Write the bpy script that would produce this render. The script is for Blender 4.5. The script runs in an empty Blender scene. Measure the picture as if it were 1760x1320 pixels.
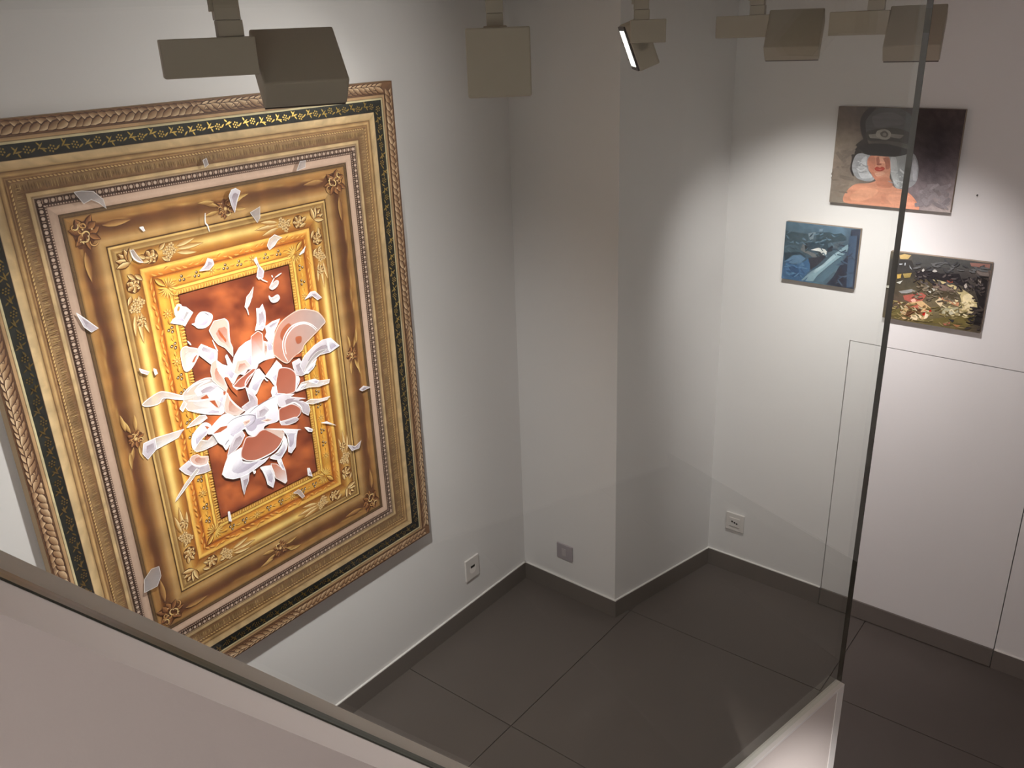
import bpy, bmesh, math, random
from mathutils import Vector, Matrix
from mathutils.geometry import tessellate_polygon
random.seed(7)
sc = bpy.context.scene
COL = sc.collection

# ---------------------------------------------------------------- camera
cd = bpy.data.cameras.new('camera'); cam = bpy.data.objects.new('camera', cd); COL.objects.link(cam)
CAMP = Vector((-2.53940, -2.04850, 2.27822))
R0 = Vector((0.6218924, -0.78224457, -0.03665062))
R1 = Vector((-0.32034439, -0.21141243, -0.92340904))
R2 = Vector((0.71458331, 0.58600189, -0.38206345))
cam.matrix_world = Matrix(((R0.x, -R1.x, -R2.x, CAMP.x), (R0.y, -R1.y, -R2.y, CAMP.y), (R0.z, -R1.z, -R2.z, CAMP.z), (0, 0, 0, 1)))
cd.sensor_fit = 'HORIZONTAL'; cd.sensor_width = 36; cd.lens = 1498.59 / 1760 * 36; cd.clip_start = .02
sc.camera = cam
# ---------------------------------------------------------------- world, exposure
w = bpy.data.worlds.new('world'); sc.world = w; w.use_nodes = True
w.node_tree.nodes['Background'].inputs[0].default_value = (1.0, .9, .82, 1)
w.node_tree.nodes['Background'].inputs[1].default_value = .02
vs = sc.view_settings
vs.view_transform = 'Standard'; vs.look = 'None'; vs.gamma = 1; vs.use_curve_mapping = False; vs.exposure = 0.06
LIGHT = (1.0, .955, .945)          # the lamps' warm white
POWER = {'key': 60, 'spill': 72, 'fill': 18, 'fillspill': 10, 'wall': 46, 'low': 380, 'top': 46, 'side': 10, 'right': 4, 'near': 270}

# ---------------------------------------------------------------- helpers
def lin(c):
    return tuple((x/255/12.92) if x/255 <= .04045 else ((x/255+.055)/1.055)**2.4 for x in c[:3])
def mat(name, rgb, rough=.6, metal=0, spec=.5, noise=0, nscale=30, bump=0, bscale=200, rnoise=0):
    m = bpy.data.materials.new(name); m.use_nodes = True; nt = m.node_tree; b = nt.nodes['Principled BSDF']
    b.inputs['Base Color'].default_value = (*lin(rgb), 1); b.inputs['Roughness'].default_value = rough
    b.inputs['Metallic'].default_value = metal; b.inputs['Specular IOR Level'].default_value = spec
    if noise or bump or rnoise:
        tc = nt.nodes.new('ShaderNodeTexCoord')
    if noise or rnoise:
        n = nt.nodes.new('ShaderNodeTexNoise'); n.inputs['Scale'].default_value = nscale; n.inputs['Detail'].default_value = 5
        nt.links.new(tc.outputs['Object'], n.inputs['Vector'])
    if noise:
        mp = nt.nodes.new('ShaderNodeMapRange'); mp.inputs[3].default_value = 1-noise; mp.inputs[4].default_value = 1+noise
        nt.links.new(n.outputs['Fac'], mp.inputs[0])
        mx = nt.nodes.new('ShaderNodeVectorMath'); mx.operation = 'SCALE'; mx.inputs[0].default_value = lin(rgb)
        nt.links.new(mp.outputs[0], mx.inputs['Scale']); nt.links.new(mx.outputs[0], b.inputs['Base Color'])
    if rnoise:
        mp = nt.nodes.new('ShaderNodeMapRange'); mp.inputs[3].default_value = rough-rnoise; mp.inputs[4].default_value = rough+rnoise
        nt.links.new(n.outputs['Fac'], mp.inputs[0]); nt.links.new(mp.outputs[0], b.inputs['Roughness'])
    if bump:
        n2 = nt.nodes.new('ShaderNodeTexNoise'); n2.inputs['Scale'].default_value = bscale; n2.inputs['Detail'].default_value = 4
        nt.links.new(tc.outputs['Object'], n2.inputs['Vector'])
        bp = nt.nodes.new('ShaderNodeBump'); bp.inputs['Strength'].default_value = bump; bp.inputs['Distance'].default_value = .002
        nt.links.new(n2.outputs['Fac'], bp.inputs['Height']); nt.links.new(bp.outputs[0], b.inputs['Normal'])
    return m
def emis(name, rgb, s):
    m = bpy.data.materials.new(name); m.use_nodes = True; b = m.node_tree.nodes['Principled BSDF']
    b.inputs['Base Color'].default_value = (*rgb, 1); b.inputs['Emission Color'].default_value = (*rgb, 1); b.inputs['Emission Strength'].default_value = s
    return m
def obj(name, me, material=None, parent=None, smooth=False):
    if isinstance(me, bmesh.types.BMesh):
        bm = me; me = bpy.data.meshes.new(name)
        bmesh.ops.recalc_face_normals(bm, faces=bm.faces); bm.to_mesh(me); bm.free()
    o = bpy.data.objects.new(name, me); COL.objects.link(o)
    if material and not me.materials: me.materials.append(material)
    if smooth:
        for p in me.polygons: p.use_smooth = True
    if parent: o.parent = parent
    return o
def empty(name, loc=(0, 0, 0)):
    o = bpy.data.objects.new(name, None); COL.objects.link(o); o.location = loc; o.empty_display_size = .05
    return o
def tag(o, label, cat, group=None):
    o['label'] = label; o['category'] = cat
    if group: o['group'] = group
    return o
def struct(o, label=None):
    o['kind'] = 'structure'
    if label: o['label'] = label
    return o
def bx(bm, o, X, Y, Z, x0, x1, y0, y1, z0, z1, bev=0):
    """box in a frame (o; X,Y,Z)"""
    vsx = [bm.verts.new(o + X*a + Y*b + Z*c) for c in (z0, z1) for b in (y0, y1) for a in (x0, x1)]
    fs = [bm.faces.new([vsx[i] for i in q]) for q in ((0, 2, 3, 1), (4, 5, 7, 6), (0, 1, 5, 4), (2, 6, 7, 3), (0, 4, 6, 2), (1, 3, 7, 5))]
    if bev:
        es = list({e for f in fs for e in f.edges})
        bmesh.ops.bevel(bm, geom=es, offset=bev, segments=2, affect='EDGES', profile=.5)
    return bm
EX, EY, EZ = Vector((1, 0, 0)), Vector((0, 1, 0)), Vector((0, 0, 1)); O0 = Vector((0, 0, 0))
def box(x0, x1, y0, y1, z0, z1, bev=0, bm=None):
    return bx(bm or bmesh.new(), O0, EX, EY, EZ, x0, x1, y0, y1, z0, z1, bev)
def prism(pts, z0, z1, bm=None):
    bm = bm or bmesh.new()
    a = [bm.verts.new((x, y, z0)) for x, y in pts]; b = [bm.verts.new((x, y, z1)) for x, y in pts]; n = len(pts)
    bm.faces.new(a[::-1]); bm.faces.new(b)
    for i in range(n): bm.faces.new((a[i], a[(i+1) % n], b[(i+1) % n], b[i]))
    return bm
def slabpoly(pts, o, U, N, n0, n1, bm=None):
    """polygon given as (along U, z) extruded between two offsets along N"""
    bm = bm or bmesh.new()
    a = [bm.verts.new(o + U*s + EZ*z + N*n0) for s, z in pts]; b = [bm.verts.new(o + U*s + EZ*z + N*n1) for s, z in pts]; n = len(pts)
    bm.faces.new(a[::-1]); bm.faces.new(b)
    for i in range(n): bm.faces.new((a[i], a[(i+1) % n], b[(i+1) % n], b[i]))
    return bm
def disc(bm, c, A, B, r, n=20, depth=0):
    D = A.cross(B); vv = [bm.verts.new(c + A*r*math.cos(t) + B*r*math.sin(t)) for t in [2*math.pi*i/n for i in range(n)]]
    f = bm.faces.new(vv)
    if depth:
        v2 = [bm.verts.new(v.co - D*depth) for v in vv]; bm.faces.new(v2[::-1])
        for i in range(n): bm.faces.new((vv[i], v2[i], v2[(i+1) % n], vv[(i+1) % n]))
    return bm

M_wall = mat('white_wall_paint', (229, 226, 225), .75, spec=.25, noise=.012, nscale=6, bump=.12, bscale=260)
M_ceil = mat('ceiling_paint', (205, 198, 190), .85, spec=.2, noise=.01)
M_tile = mat('grey_porcelain_tile', (100, 92, 87), .42, spec=.4, noise=.07, nscale=9, rnoise=.06)
M_grout = mat('dark_grout', (80, 73, 68), .9)
M_skirt = mat('grey_skirting_tile', (112, 104, 98), .45, spec=.4, noise=.06, nscale=9)
M_caulk = mat('white_caulk', (236, 232, 228), .5)
M_gap = mat('door_gap_dark', (30, 26, 24), .9)
M_plate = mat('outlet_white_plastic', (222, 216, 212), .35)
M_plateg = mat('outlet_grey_plate', (168, 160, 164), .4)
M_dark = mat('dark_socket_hole', (40, 36, 34), .6)
M_lamp = mat('lamp_taupe_enamel', (182, 172, 156), .5, spec=.35, noise=.02, nscale=40)
M_bezel = mat('lamp_bezel', (58, 46, 42), .45)
M_lens = emis('lamp_reflector_light', (1, .95, .9), 5.0)
M_lensdim = emis('lamp_reflector_dim', (1, .95, .9), .12)
M_lensoff = mat('lamp_reflector_unlit', (150, 148, 145), .25, metal=.8)
M_track = mat('track_dark_grey', (92, 86, 78), .5)
M_parapet = mat('parapet_paint', (222, 212, 206), .7, spec=.25, noise=.02, nscale=8, bump=.15, bscale=160)
M_channel = mat('glass_channel_green', (62, 66, 54), .4)
M_canvas = mat('canvas_side', (176, 150, 116), .85, noise=.08, nscale=200)
M_edgec = mat('small_canvas_side', (150, 134, 118), .85, noise=.1, nscale=120)

# ---------------------------------------------------------------- room shell
B_, Y3, TH = .5643, -.5997, math.tan(.0107)
def wx(y): return B_ + TH*(y-Y3)            # the door wall is a hair off square
CEIL = 2.362; XW, YW = -4.2, -3.9; SK = .08
fl = struct(obj('floor', box(XW-.15, .8, YW-.15, .15, -.12, -.004), M_grout), 'dark grey tiled floor')
JX, JY, P_, G_ = -.738, -.505, .8, .0014
for i in range(-5, 2):
    for j in range(-5, 2):
        x0, x1 = max(JX+P_*i+G_, XW), min(JX+P_*(i+1)-G_, .6); y0, y1 = max(JY+P_*j+G_, YW), min(JY+P_*(j+1)-G_, 0)
        if x1-x0 < .01 or y1-y0 < .01: continue
        obj('tile', box(x0, x1, y0, y1, -.010, 0, .0012), M_tile, fl)
struct(obj('ceiling', box(XW-.15, .8, YW-.15, .15, CEIL, CEIL+.12), M_ceil), 'low ceiling carrying the lamp track')
struct(obj('wall_left', box(XW-.15, .8, 0, .15, -.004, CEIL), M_wall), 'white wall behind the large painting')
struct(obj('wall_pillar', prism([(0, 0), (-.0094, -.4725), (B_, Y3), (B_+.2, Y3), (B_+.2, 0)], -.004, CEIL), M_wall), 'white boxed pillar in the room corner')
struct(obj('wall_back', box(XW-.15, .8, YW-.15, YW, -.004, CEIL), M_wall), 'white wall behind the viewer')
struct(obj('wall_near', box(XW-.15, XW, YW, 0, -.004, CEIL), M_wall), 'white wall on the near side')
# wall with the flush door
DY1, DY2, DZ = -1.1133, -1.7606, 1.1613; g = .0016
bm = bmesh.new()
def wseg(ya, yb, z0, z1, bm, d0=0, d1=.15):
    return prism([(wx(ya)+d0, ya), (wx(yb)+d0, yb), (wx(yb)+d1, yb), (wx(ya)+d1, ya)], z0, z1, bm)
wseg(Y3, DY1+g, -.004, CEIL, bm); wseg(DY1+g, DY2-g, DZ+g, CEIL, bm); wseg(DY2-g, YW, -.004, CEIL, bm)
wr = struct(obj('wall_right', bm, M_wall), 'white wall with three small pictures and a flush door')
obj('gap_backing', wseg(DY1+.02, DY2-.02, -.004, DZ+.02, bmesh.new(), .04, .06), M_gap, wr)
dr = struct(empty('door_1', (wx(DY1), (DY1+DY2)/2, 0)), 'flush white service door level with the wall')
def loc_child(o, par):
    o.parent = par; o.matrix_parent_inverse = Matrix.Translation(-par.location); return o
loc_child(obj('door_leaf', wseg(DY1-g, DY2+g, .004, DZ-g, bmesh.new(), 0, .035), M_wall), dr)
loc_child(obj('door_skirting', wseg(DY1-g, DY2+g, .004, SK, bmesh.new(), -.008, -.0004), M_skirt), dr)
# skirtings
def skirt(name, a, b, label, d=.008):
    a, b = Vector((*a, 0)), Vector((*b, 0)); U = (b-a).normalized(); N = Vector((U.y, -U.x, 0)); L = (b-a).length
    s = struct(obj(name, bx(bmesh.new(), a, U, N, EZ, 0, L, .0003, d, .0005, SK), M_skirt), label)
    c = bmesh.new(); bx(c, a, U, N, EZ, 0, L, .0003, d-.001, SK, SK+.0035)
    obj('caulk_line', c, M_caulk, s)
skirt('baseboard_left', (XW, 0), (-.001, 0), 'grey skirting under the large painting')
skirt('baseboard_pillar_left', (0, 0), (-.0094-.0, -.4725-.008), 'grey skirting on the narrow pillar face')
skirt('baseboard_pillar_right', (-.0094, -.4725), (B_-.008, Y3-.000), 'grey skirting on the wide pillar face')
skirt('baseboard_right', (wx(Y3), Y3-.001), (wx(DY1+g), DY1+g), 'grey skirting between pillar and door')
skirt('baseboard_far_right', (wx(DY2-g), DY2-g), (wx(YW), YW), 'grey skirting beyond the door')

# ---------------------------------------------------------------- wall outlets
def outlet(name, c, U, N, w_, h_, m, kind, label):
    t = empty(name, c); o = O0
    pl = obj('plate', bx(bmesh.new(), o, U, N, EZ, -w_/2, w_/2, .0004, .009, -h_/2, h_/2, .0022), m, t)
    if kind == 'round':
        r = bmesh.new(); disc(r, N*.0094 + EZ*-.004, U, EZ, .019, 24, .0); obj('socket_well', r, mat('socket_well_white', (246, 240, 236), .4), t)
        b = bmesh.new(); bx(b, N*.0097 + EZ*.008, U, N, EZ, -.012, .012, 0, .0006, -.004, .006, 0); obj('pin_slot', b, M_dark, t)
    elif kind == 'blank':
        b = bmesh.new(); bx(b, N*.009, U, N, EZ, -.011, .011, 0, .002, -.017, .017, .0008); obj('rocker', b, mat('rocker_grey', (184, 176, 178), .4), t)
    else:
        b = bmesh.new(); bx(b, N*.009, U, N, EZ, -.024, .024, 0, .003, -.020, .022, .001); obj('insert', b, m, t)
        for k, (dx, dz) in enumerate(((-.010, .004), (.001, .001), (.011, -.002))):
            b = bmesh.new(); disc(b, N*.0126 + U*dx + EZ*dz, U, EZ, .0042, 10); obj('pin_hole', b, M_dark, t)
    return tag(t, label, 'wall outlet')
outlet('wall_outlet', (-.350, 0, .243), -EX, -EY, .080, .098, M_plate, 'round', 'white socket plate on the wall right below the large painting')
Us = Vector((-.0094, -.4725, 0)).normalized()
outlet('wall_outlet', tuple(Us*.224 + Vector((-.0000, 0, .218))), Us, Vector((Us.y, -Us.x, 0)), .079, .072, M_plateg, 'blank', 'grey cover plate low on the narrow pillar face')
outlet('wall_outlet', (wx(-.722), -.722, .254), -EY, -EX, .082, .084, M_plate, 'pins', 'white socket plate with dark pin holes between pillar and door')
SHARDS = [
 ('Gs', [(308,705),(350,691),(374,696),(421,724),(461,735),(419,734),(366,710),(349,720),(319,716)]),
 ('G', [(288,811),(320,806),(403,813),(382,829),(316,837),(290,854),(282,834)]),
 ('L', [(288,808),(320,806),(319,835),(290,854),(280,834)]),
 ('Gs', [(419,718),(445,704),(471,698),(501,700),(528,719),(545,748),(526,810),(494,804),(466,792),(431,771),(421,761),(417,737)]),
 ('L', [(452,721),(481,715),(507,716),(525,734),(514,747),(481,738),(459,738)]),
 ('W', [(488,744),(521,733),(541,757),(528,802),(511,805),(525,780),(508,764),(490,755)]),
 ('W', [(431,771),(456,776),(493,786),(527,804),(526,812),(494,804),(466,792)]),
 ('R', [(489,763),(505,767),(512,792),(504,785)]),
 ('R', [(464,746),(484,743),(490,755),(473,753)]),
 ('R', [(534,751),(542,754),(540,761),(534,764)]),
 ('S', [(430,717),(451,706),(475,703),(502,706)]),
 ('S', [(452,721),(471,710),(502,708)]),
 ('S', [(429,741),(456,751),(490,758),(518,770)]),
 ('G', [(402,753),(417,737),(424,747),(408,765)]),
 ('G', [(410,812),(432,800),(452,793),(469,797),(474,807),(450,815),(429,813)]),
 ('Gs', [(420,882),(441,862),(461,870),(487,861),(491,887),(463,892),(435,891)]),
 ('Ws', [(416,877),(417,852),(430,832),(461,817),(480,833),(468,849),(441,862),(423,876)]),
 ('R', [(461,825),(475,835),(467,839)]),
 ('R', [(454,863),(465,861),(476,863),(461,870)]),
 ('L', [(367,915),(398,904),(407,922),(426,935),(452,935),(454,958),(433,957),(396,949),(381,936)]),
 ('P', [(401,902),(409,895),(425,897),(434,907),(455,915),(454,925),(446,937),(425,932),(408,920)]),
 ('S', [(401,902),(408,919),(425,932),(446,936),(453,927)]),
 ('G', [(415,936),(423,942),(382,971),(345,997),(338,1001),(342,994),(378,961)]),
 ('W', [(439,492),(449,482),(459,484),(461,490),(472,495),(488,513),(459,542),(452,536),(422,523),(430,516),(440,513),(438,504)]),
 ('O', [(446,494),(452,486),(456,490),(452,497),(447,500)]),
 ('K', [(457,522),(470,506),(478,510),(461,527)]),
 ('Ws', [(479,542),(488,542),(494,530),(506,520),(519,520),(536,529),(541,539),(532,554),(515,562),(495,558),(486,548)]),
 ('D', [(520,522),(526,528),(533,533)]),
 ('P', [(524,573),(543,552),(575,554),(584,569),(580,602),(580,622),(585,640),(582,666),(562,633),(543,617),(533,600)]),
 ('R', [(550,581),(554,581),(570,613),(567,620),(552,594)]),
 ('S', [(575,554),(584,569),(580,602),(580,622)]),
 ('S', [(529,601),(535,625),(539,636)]),
 ('Gs', [(434,605),(446,595),(463,602),(488,616),(483,628),(459,654),(443,661),(434,654),(432,632)]),
 ('R', [(459,642),(468,631),(479,625),(465,643)]),
 ('S', [(452,646),(457,632),(469,626),(479,625)]),
 ('W', [(482,612),(494,602),(532,630),(537,639),(531,660),(512,664),(485,631)]),
 ('L', [(484,612),(494,602),(524,624),(514,634),(488,622)]),
 ('S', [(458,582),(466,596)]),
 ('W', [(574,690),(584,666),(604,646),(627,637),(650,634),(660,663),(660,701),(649,721),(620,714),(606,726),(575,709)]),
 ('P', [(591,681),(618,685),(632,709),(586,721),(575,709)]),
 ('W', [(531,660),(545,676),(561,685),(558,656),(563,652),(576,691),(575,709),(586,721),(569,740),(561,734),(555,717),(542,713),(531,690)]),
 ('P', [(515,661),(529,657),(528,687),(542,715),(548,744),(544,755),(523,731),(508,709),(507,682)]),
 ('R', [(545,712),(555,716),(566,744),(579,761),(573,778),(559,756),(548,729)]),
 ('N', [(646,626),(671,617),(683,629),(682,649),(677,679),(685,703),(657,709),(633,710)]),
 ('L', [(662,614),(669,604),(674,581),(677,553),(687,556),(698,546),(703,570),(701,592),(695,611),(685,620),(672,612)]),
 ('W', [(662,614),(671,594),(678,606),(689,597),(697,608),(685,620),(672,612)]),
 ('W', [(696,612),(721,604),(748,603),(733,622),(724,632),(717,656),(708,668),(713,680),(711,705),(685,703),(678,680),(684,650),(695,657),(700,655),(691,639),(698,629)]),
 ('L', [(698,612),(721,604),(747,604),(728,619),(706,623)]),
 ('P', [(684,654),(693,661),(691,681),(683,698),(678,680)]),
 ('Zs', [(710,696),(712,671),(725,641),(746,617),(778,603),(815,596),(850,604),(884,622),(905,654),(893,664),(872,676),(847,688),(818,703),(808,716),(772,729),(755,738),(739,731),(716,706)]),
 ('Ts', [(740,654),(750,636),(775,624),(784,641),(765,651),(749,670)]),
 ('Ts', [(792,672),(812,675),(809,692),(794,692)]),
 ('Ss', [(873,671),(855,651),(829,636),(798,633),(774,640),(754,658),(744,681),(745,711),(754,734)]),
 ('Ss', [(868,673),(852,654),(828,640),(800,638),(778,646),(759,664),(751,685),(752,711)]),
 ('R', [(772,729),(789,723),(807,724),(802,734)]),
 ('L', [(768,742),(794,738),(800,751),(804,788),(820,791),(793,792),(776,783),(770,759)]),
 ('W', [(804,788),(831,770),(857,758),(842,782),(819,793)]),
 ('L', [(793,760),(812,737),(853,716),(886,708),(916,711),(947,745),(909,754),(869,750),(840,762),(804,788)]),
 ('W', [(902,709),(918,712),(947,745),(909,754),(903,743)]),
 ('Ks', [(806,782),(825,759),(860,738),(898,741),(869,748),(840,759)]),
 ('R', [(658,716),(681,708),(716,708),(695,730),(674,749)]),
 ('S', [(633,710),(670,704),(713,708)]),
 ('W', [(671,752),(716,719),(730,739),(731,748),(713,753),(706,775),(702,800),(695,786),(684,765)]),
 ('W', [(614,763),(645,724),(654,724),(671,752),(654,766),(635,792),(623,796),(607,777)]),
 ('Bs', [(698,812),(704,780),(711,762),(719,747),(734,747),(757,758),(772,776),(773,797),(768,819),(760,832),(735,830),(711,821)]),
 ('W', [(775,786),(783,791),(786,801),(780,812),(772,821),(765,833),(770,809)]),
 ('W', [(682,804),(689,792),(702,792),(702,816),(730,828),(715,830),(684,822)]),
 ('S', [(664,749),(672,764),(678,768)]),
 ('B', [(565,746),(584,734),(633,717),(644,721),(602,759),(574,759)]),
 ('S', [(602,761),(604,749),(615,738),(636,728)]),
 ('S', [(565,738),(567,749),(588,760),(602,761)]),
 ('P', [(543,758),(552,782),(570,810),(585,828),(565,834),(546,826),(528,811),(528,788)]),
 ('L', [(602,761),(622,781),(633,809),(630,826),(610,833),(589,830),(580,814),(608,806)]),
 ('S', [(544,758),(550,781),(570,810),(585,826)]),
 ('G', [(765,833),(789,813),(837,817),(854,829),(894,838),(890,848),(851,846),(812,835)]),
 ('W', [(768,831),(789,818),(809,822),(792,830)]),
 ('W', [(815,818),(837,817),(854,828),(845,835)]),
 ('G', [(792,878),(814,875),(845,886),(888,892),(873,898),(844,895),(817,892)]),
 ('W', [(840,963),(863,968),(896,994),(864,975)]),
 ('W', [(778,954),(792,960),(807,973),(803,978),(790,972)]),
 ('L', [(695,829),(711,824),(759,838),(741,841),(797,866),(766,860),(785,871),(804,889),(806,907),(798,922),(780,906),(775,886),(755,865),(735,862),(714,863),(700,856)]),
 ('Bs', [(695,883),(701,865),(722,864),(744,865),(763,878),(774,894),(766,908),(747,912),(717,907),(697,903)]),
 ('S', [(712,862),(735,862),(755,864),(775,884),(778,903)]),
 ('L', [(694,903),(722,907),(750,909),(763,920),(750,925),(724,924),(700,918)]),
 ('Ws', [(465,850),(479,835),(514,816),(536,818),(552,832),(576,836),(606,828),(647,827),(682,820),(699,824),(695,849),(695,879),(687,898),(645,895),(633,908),(607,914),(586,899),(578,880),(556,884),(524,905),(510,917),(502,900),(491,887),(479,858)]),
 ('R', [(479,856),(504,846),(526,849),(524,855),(501,860)]),
 ('Ds', [(524,846),(550,838),(587,841),(616,854),(610,871),(585,878)]),
 ('P', [(575,857),(598,857),(598,866),(579,872)]),
 ('L', [(623,838),(653,835),(667,854),(645,868),(621,864)]),
 ('P', [(633,877),(655,877),(671,887),(656,888)]),
 ('Ds', [(599,840),(622,831),(657,824),(692,822)]),
 ('Ds', [(509,902),(517,895),(524,892)]),
 ('R', [(634,905),(666,897),(694,905),(695,915),(754,936),(752,949)]),
 ('W', [(484,982),(498,957),(511,938),(540,932),(557,929),(551,971),(577,986),(620,995),(644,994),(624,1004),(578,1014),(565,1016),(538,1016),(514,1011),(493,997)]),
 ('L', [(509,938),(524,907),(542,885),(568,881),(574,898),(557,918),(538,929)]),
 ('Bs', [(554,962),(553,945),(564,925),(579,907),(606,914),(634,905),(695,929),(703,943),(695,959),(680,975),(658,985),(627,988),(598,987),(570,977)]),
 ('M', [(639,906),(695,929),(703,943),(693,958),(667,931)]),
 ('Ss', [(554,962),(570,977),(598,987),(627,988),(658,985),(680,975),(695,959),(703,943)]),
 ('Ws', [(643,998),(669,991),(690,974),(702,951),(709,975),(705,992),(689,1008),(675,1018),(661,1012)]),
 ('K', [(659,993),(674,995),(686,986),(678,999),(665,1001)]),
 ('W', [(640,904),(700,928),(764,956),(751,953),(742,975),(736,1001),(717,1015),(708,1006),(713,982),(712,954),(702,933)]),
 ('L', [(538,1016),(567,1017),(561,1037),(548,1056),(540,1074),(538,1052)]),
 ('N', [(642,1018),(661,1027),(688,1062),(688,1096),(681,1101),(651,1069),(647,1044)]),
 ('W', [(605,1014),(622,1017),(641,1023),(649,1050),(646,1076),(637,1095),(621,1077),(618,1052),(612,1029)]),
 ('W', [(665,1017),(680,1018),(682,1036),(688,1060),(679,1054),(668,1028)]),
 ('W', [(766,1087),(774,1090),(780,1122),(765,1111)]),
 ('K', [(703,1144),(723,1141),(732,1150),(742,1174),(733,1176),(718,1153)]),
 ('W', [(580,1014),(588,1017),(588,1023),(582,1025)]),
 ('W', [(480,1100),(485,1102),(485,1135),(478,1129)]),
 ('G', [(739,390),(749,374),(767,366),(791,379),(776,382),(762,395),(744,403)]),
 ('L', [(690,419),(698,413),(703,437),(716,456),(710,473),(696,475),(691,466),(700,442)]),
 ('S', [(692,468),(701,472),(709,480),(723,489)]),
 ('S', [(739,473),(741,480)]),
 ('S', [(749,482),(772,475)]),
 ('Gs', [(726,505),(734,499),(750,492),(758,496),(752,507),(736,513)]),
 ('S', [(728,503),(746,483)]),
 ('Gs', [(720,527),(728,536),(748,532),(754,542),(745,550),(730,549),(722,540)]),
 ('G', [(639,538),(650,512),(660,506),(675,490),(666,516),(653,536),(644,544)]),
 ('S', [(643,542),(645,548),(647,563)]),
 ('W', [(840,438),(866,419),(858,434),(842,438)]),
 ('L', [(839,569),(862,553),(878,554),(900,580),(884,582),(866,563)]),
 ('K', [(353,321),(362,321),(368,335),(380,356),(372,355),(358,340)]),
 ('S', [(354,323),(358,340),(368,351),(380,356)]),
 ('W', [(388,272),(397,272),(400,283),(396,283)]),
 ('S', [(568,270),(564,293),(569,303),(571,318)]),
 ('L', [(524,411),(542,400),(553,384),(566,391),(568,403),(552,414)]),
 ('K', [(253,167),(270,167),(296,172),(315,193),(318,215),(304,199),(288,189),(269,195)]),
 ('L', [(644,240),(654,226),(667,224),(680,233),(666,256),(653,285),(647,262)]),
 ('K', [(700,293),(733,283),(728,312),(718,323)]),
 ('K', [(869,208),(884,185),(903,185),(899,203)]),
 ('K', [(586,142),(597,138),(600,154),(589,160)]),
 ('L', [(196,433),(211,450),(238,483),(220,487),(206,470)]),
 ('K', [(200,1209),(208,1172),(232,1153),(253,1156),(253,1186),(237,1210)]),
 ('L', [(1002,909),(1020,903),(1050,917),(1013,918)]),
 ('L', [(929,1075),(958,1092),(986,1082),(974,1104),(944,1101)]),
 ('L', [(314,610),(338,627),(332,632),(317,622)]),
 ('W', [(350,622),(356,626),(358,638),(351,640)]),
]
PIC1 = [
((42,40,40),1,[(80,28),(98,4),(122,-1),(112,18),(96,39),(96,63),(108,86),(107,107),(91,99),(77,57)]),
((52,46,44),1,[(62,167),(56,143),(75,118),(98,101),(115,122),(102,140),(77,160),(72,203),(75,228),(60,204)]),
((88,88,92),1,[(96,60),(96,39),(117,12),(146,1),(186,0),(216,9),(241,28),(254,57),(255,85),(230,75),(194,65),(154,69),(119,77),(101,80)]),
((104,104,108),1,[(114,32),(142,17),(182,16),(213,32),(210,52),(170,57),(130,64)]),
((60,58,54),1,[(101,80),(136,68),(188,62),(230,72),(255,91),(254,126),(212,108),(158,104),(113,107)]),
((98,94,90),1,[(165,107),(212,108),(241,115),(243,127),(201,120)]),
((150,146,138),0,[(108,87),(138,83),(167,80),(222,84),(210,96),(177,92),(152,99),(115,98)]),
((172,168,160),1,[(137,73),(160,68),(178,77),(178,95),(164,101),(143,98),(132,86)]),
((96,92,86),1,[(146,80),(160,73),(172,83),(166,94),(151,91)]),
((150,146,138),1,[(154,82),(161,79),(166,85),(161,90),(155,88)]),
((164,166,170),1,[(66,185),(76,154),(103,149),(123,157),(116,182),(126,209),(146,226),(132,239),(107,238),(85,230),(70,210)]),
((198,200,204),1,[(85,203),(94,171),(110,158),(115,194),(136,224),(116,231),(100,229)]),
((156,158,160),1,[(176,148),(216,143),(253,138),(271,157),(280,189),(279,228),(259,251),(225,260),(207,237),(191,201)]),
((184,186,188),1,[(189,159),(206,158),(218,206),(230,253),(219,254),(198,213)]),
((176,178,182),0,[(263,149),(276,178),(279,228),(268,226),(258,173)]),
((214,148,120),1,[(116,164),(146,153),(182,154),(193,195),(194,226),(212,252),(249,261),(281,285),(298,320),(239,323),(148,322),(66,320),(47,306),(58,276),(84,252),(124,246),(150,235),(139,217),(121,200)]),
((206,134,108),1,[(116,164),(134,155),(143,180),(140,205),(155,225),(150,235),(128,206)]),
((196,128,102),1,[(150,235),(161,225),(191,223),(206,249),(183,257),(158,253)]),
((236,174,146),1,[(144,162),(170,155),(178,172),(161,176)]),
((224,160,130),1,[(70,298),(104,263),(160,265),(144,291),(97,311)]),
((220,154,126),1,[(193,287),(231,262),(273,286),(291,315),(227,318)]),
((204,138,112),1,[(174,282),(189,278),(189,309),(177,310)]),
((172,104,84),1,[(143,162),(150,156),(155,174),(150,181),(145,177)]),
((178,110,88),1,[(165,161),(183,160),(190,189),(178,196),(173,175)]),
((160,92,76),1,[(146,180),(158,178),(162,182),(150,185)]),
((176,64,50),1,[(141,196),(149,189),(158,192),(165,188),(175,194),(167,202),(157,204),(148,203)]),
((206,104,88),1,[(152,197),(166,196),(161,200)]),
((224,168,142),1,[(144,211),(165,206),(177,209),(166,218),(151,221)]),
((28,26,26),1,[(83,135),(100,119),(153,114),(207,120),(244,133),(234,145),(200,153),(146,153),(106,149)]),
((70,68,66),1,[(86,137),(106,148),(146,151),(200,152),(200,154),(146,154),(105,151),(84,139)]),
]
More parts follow.
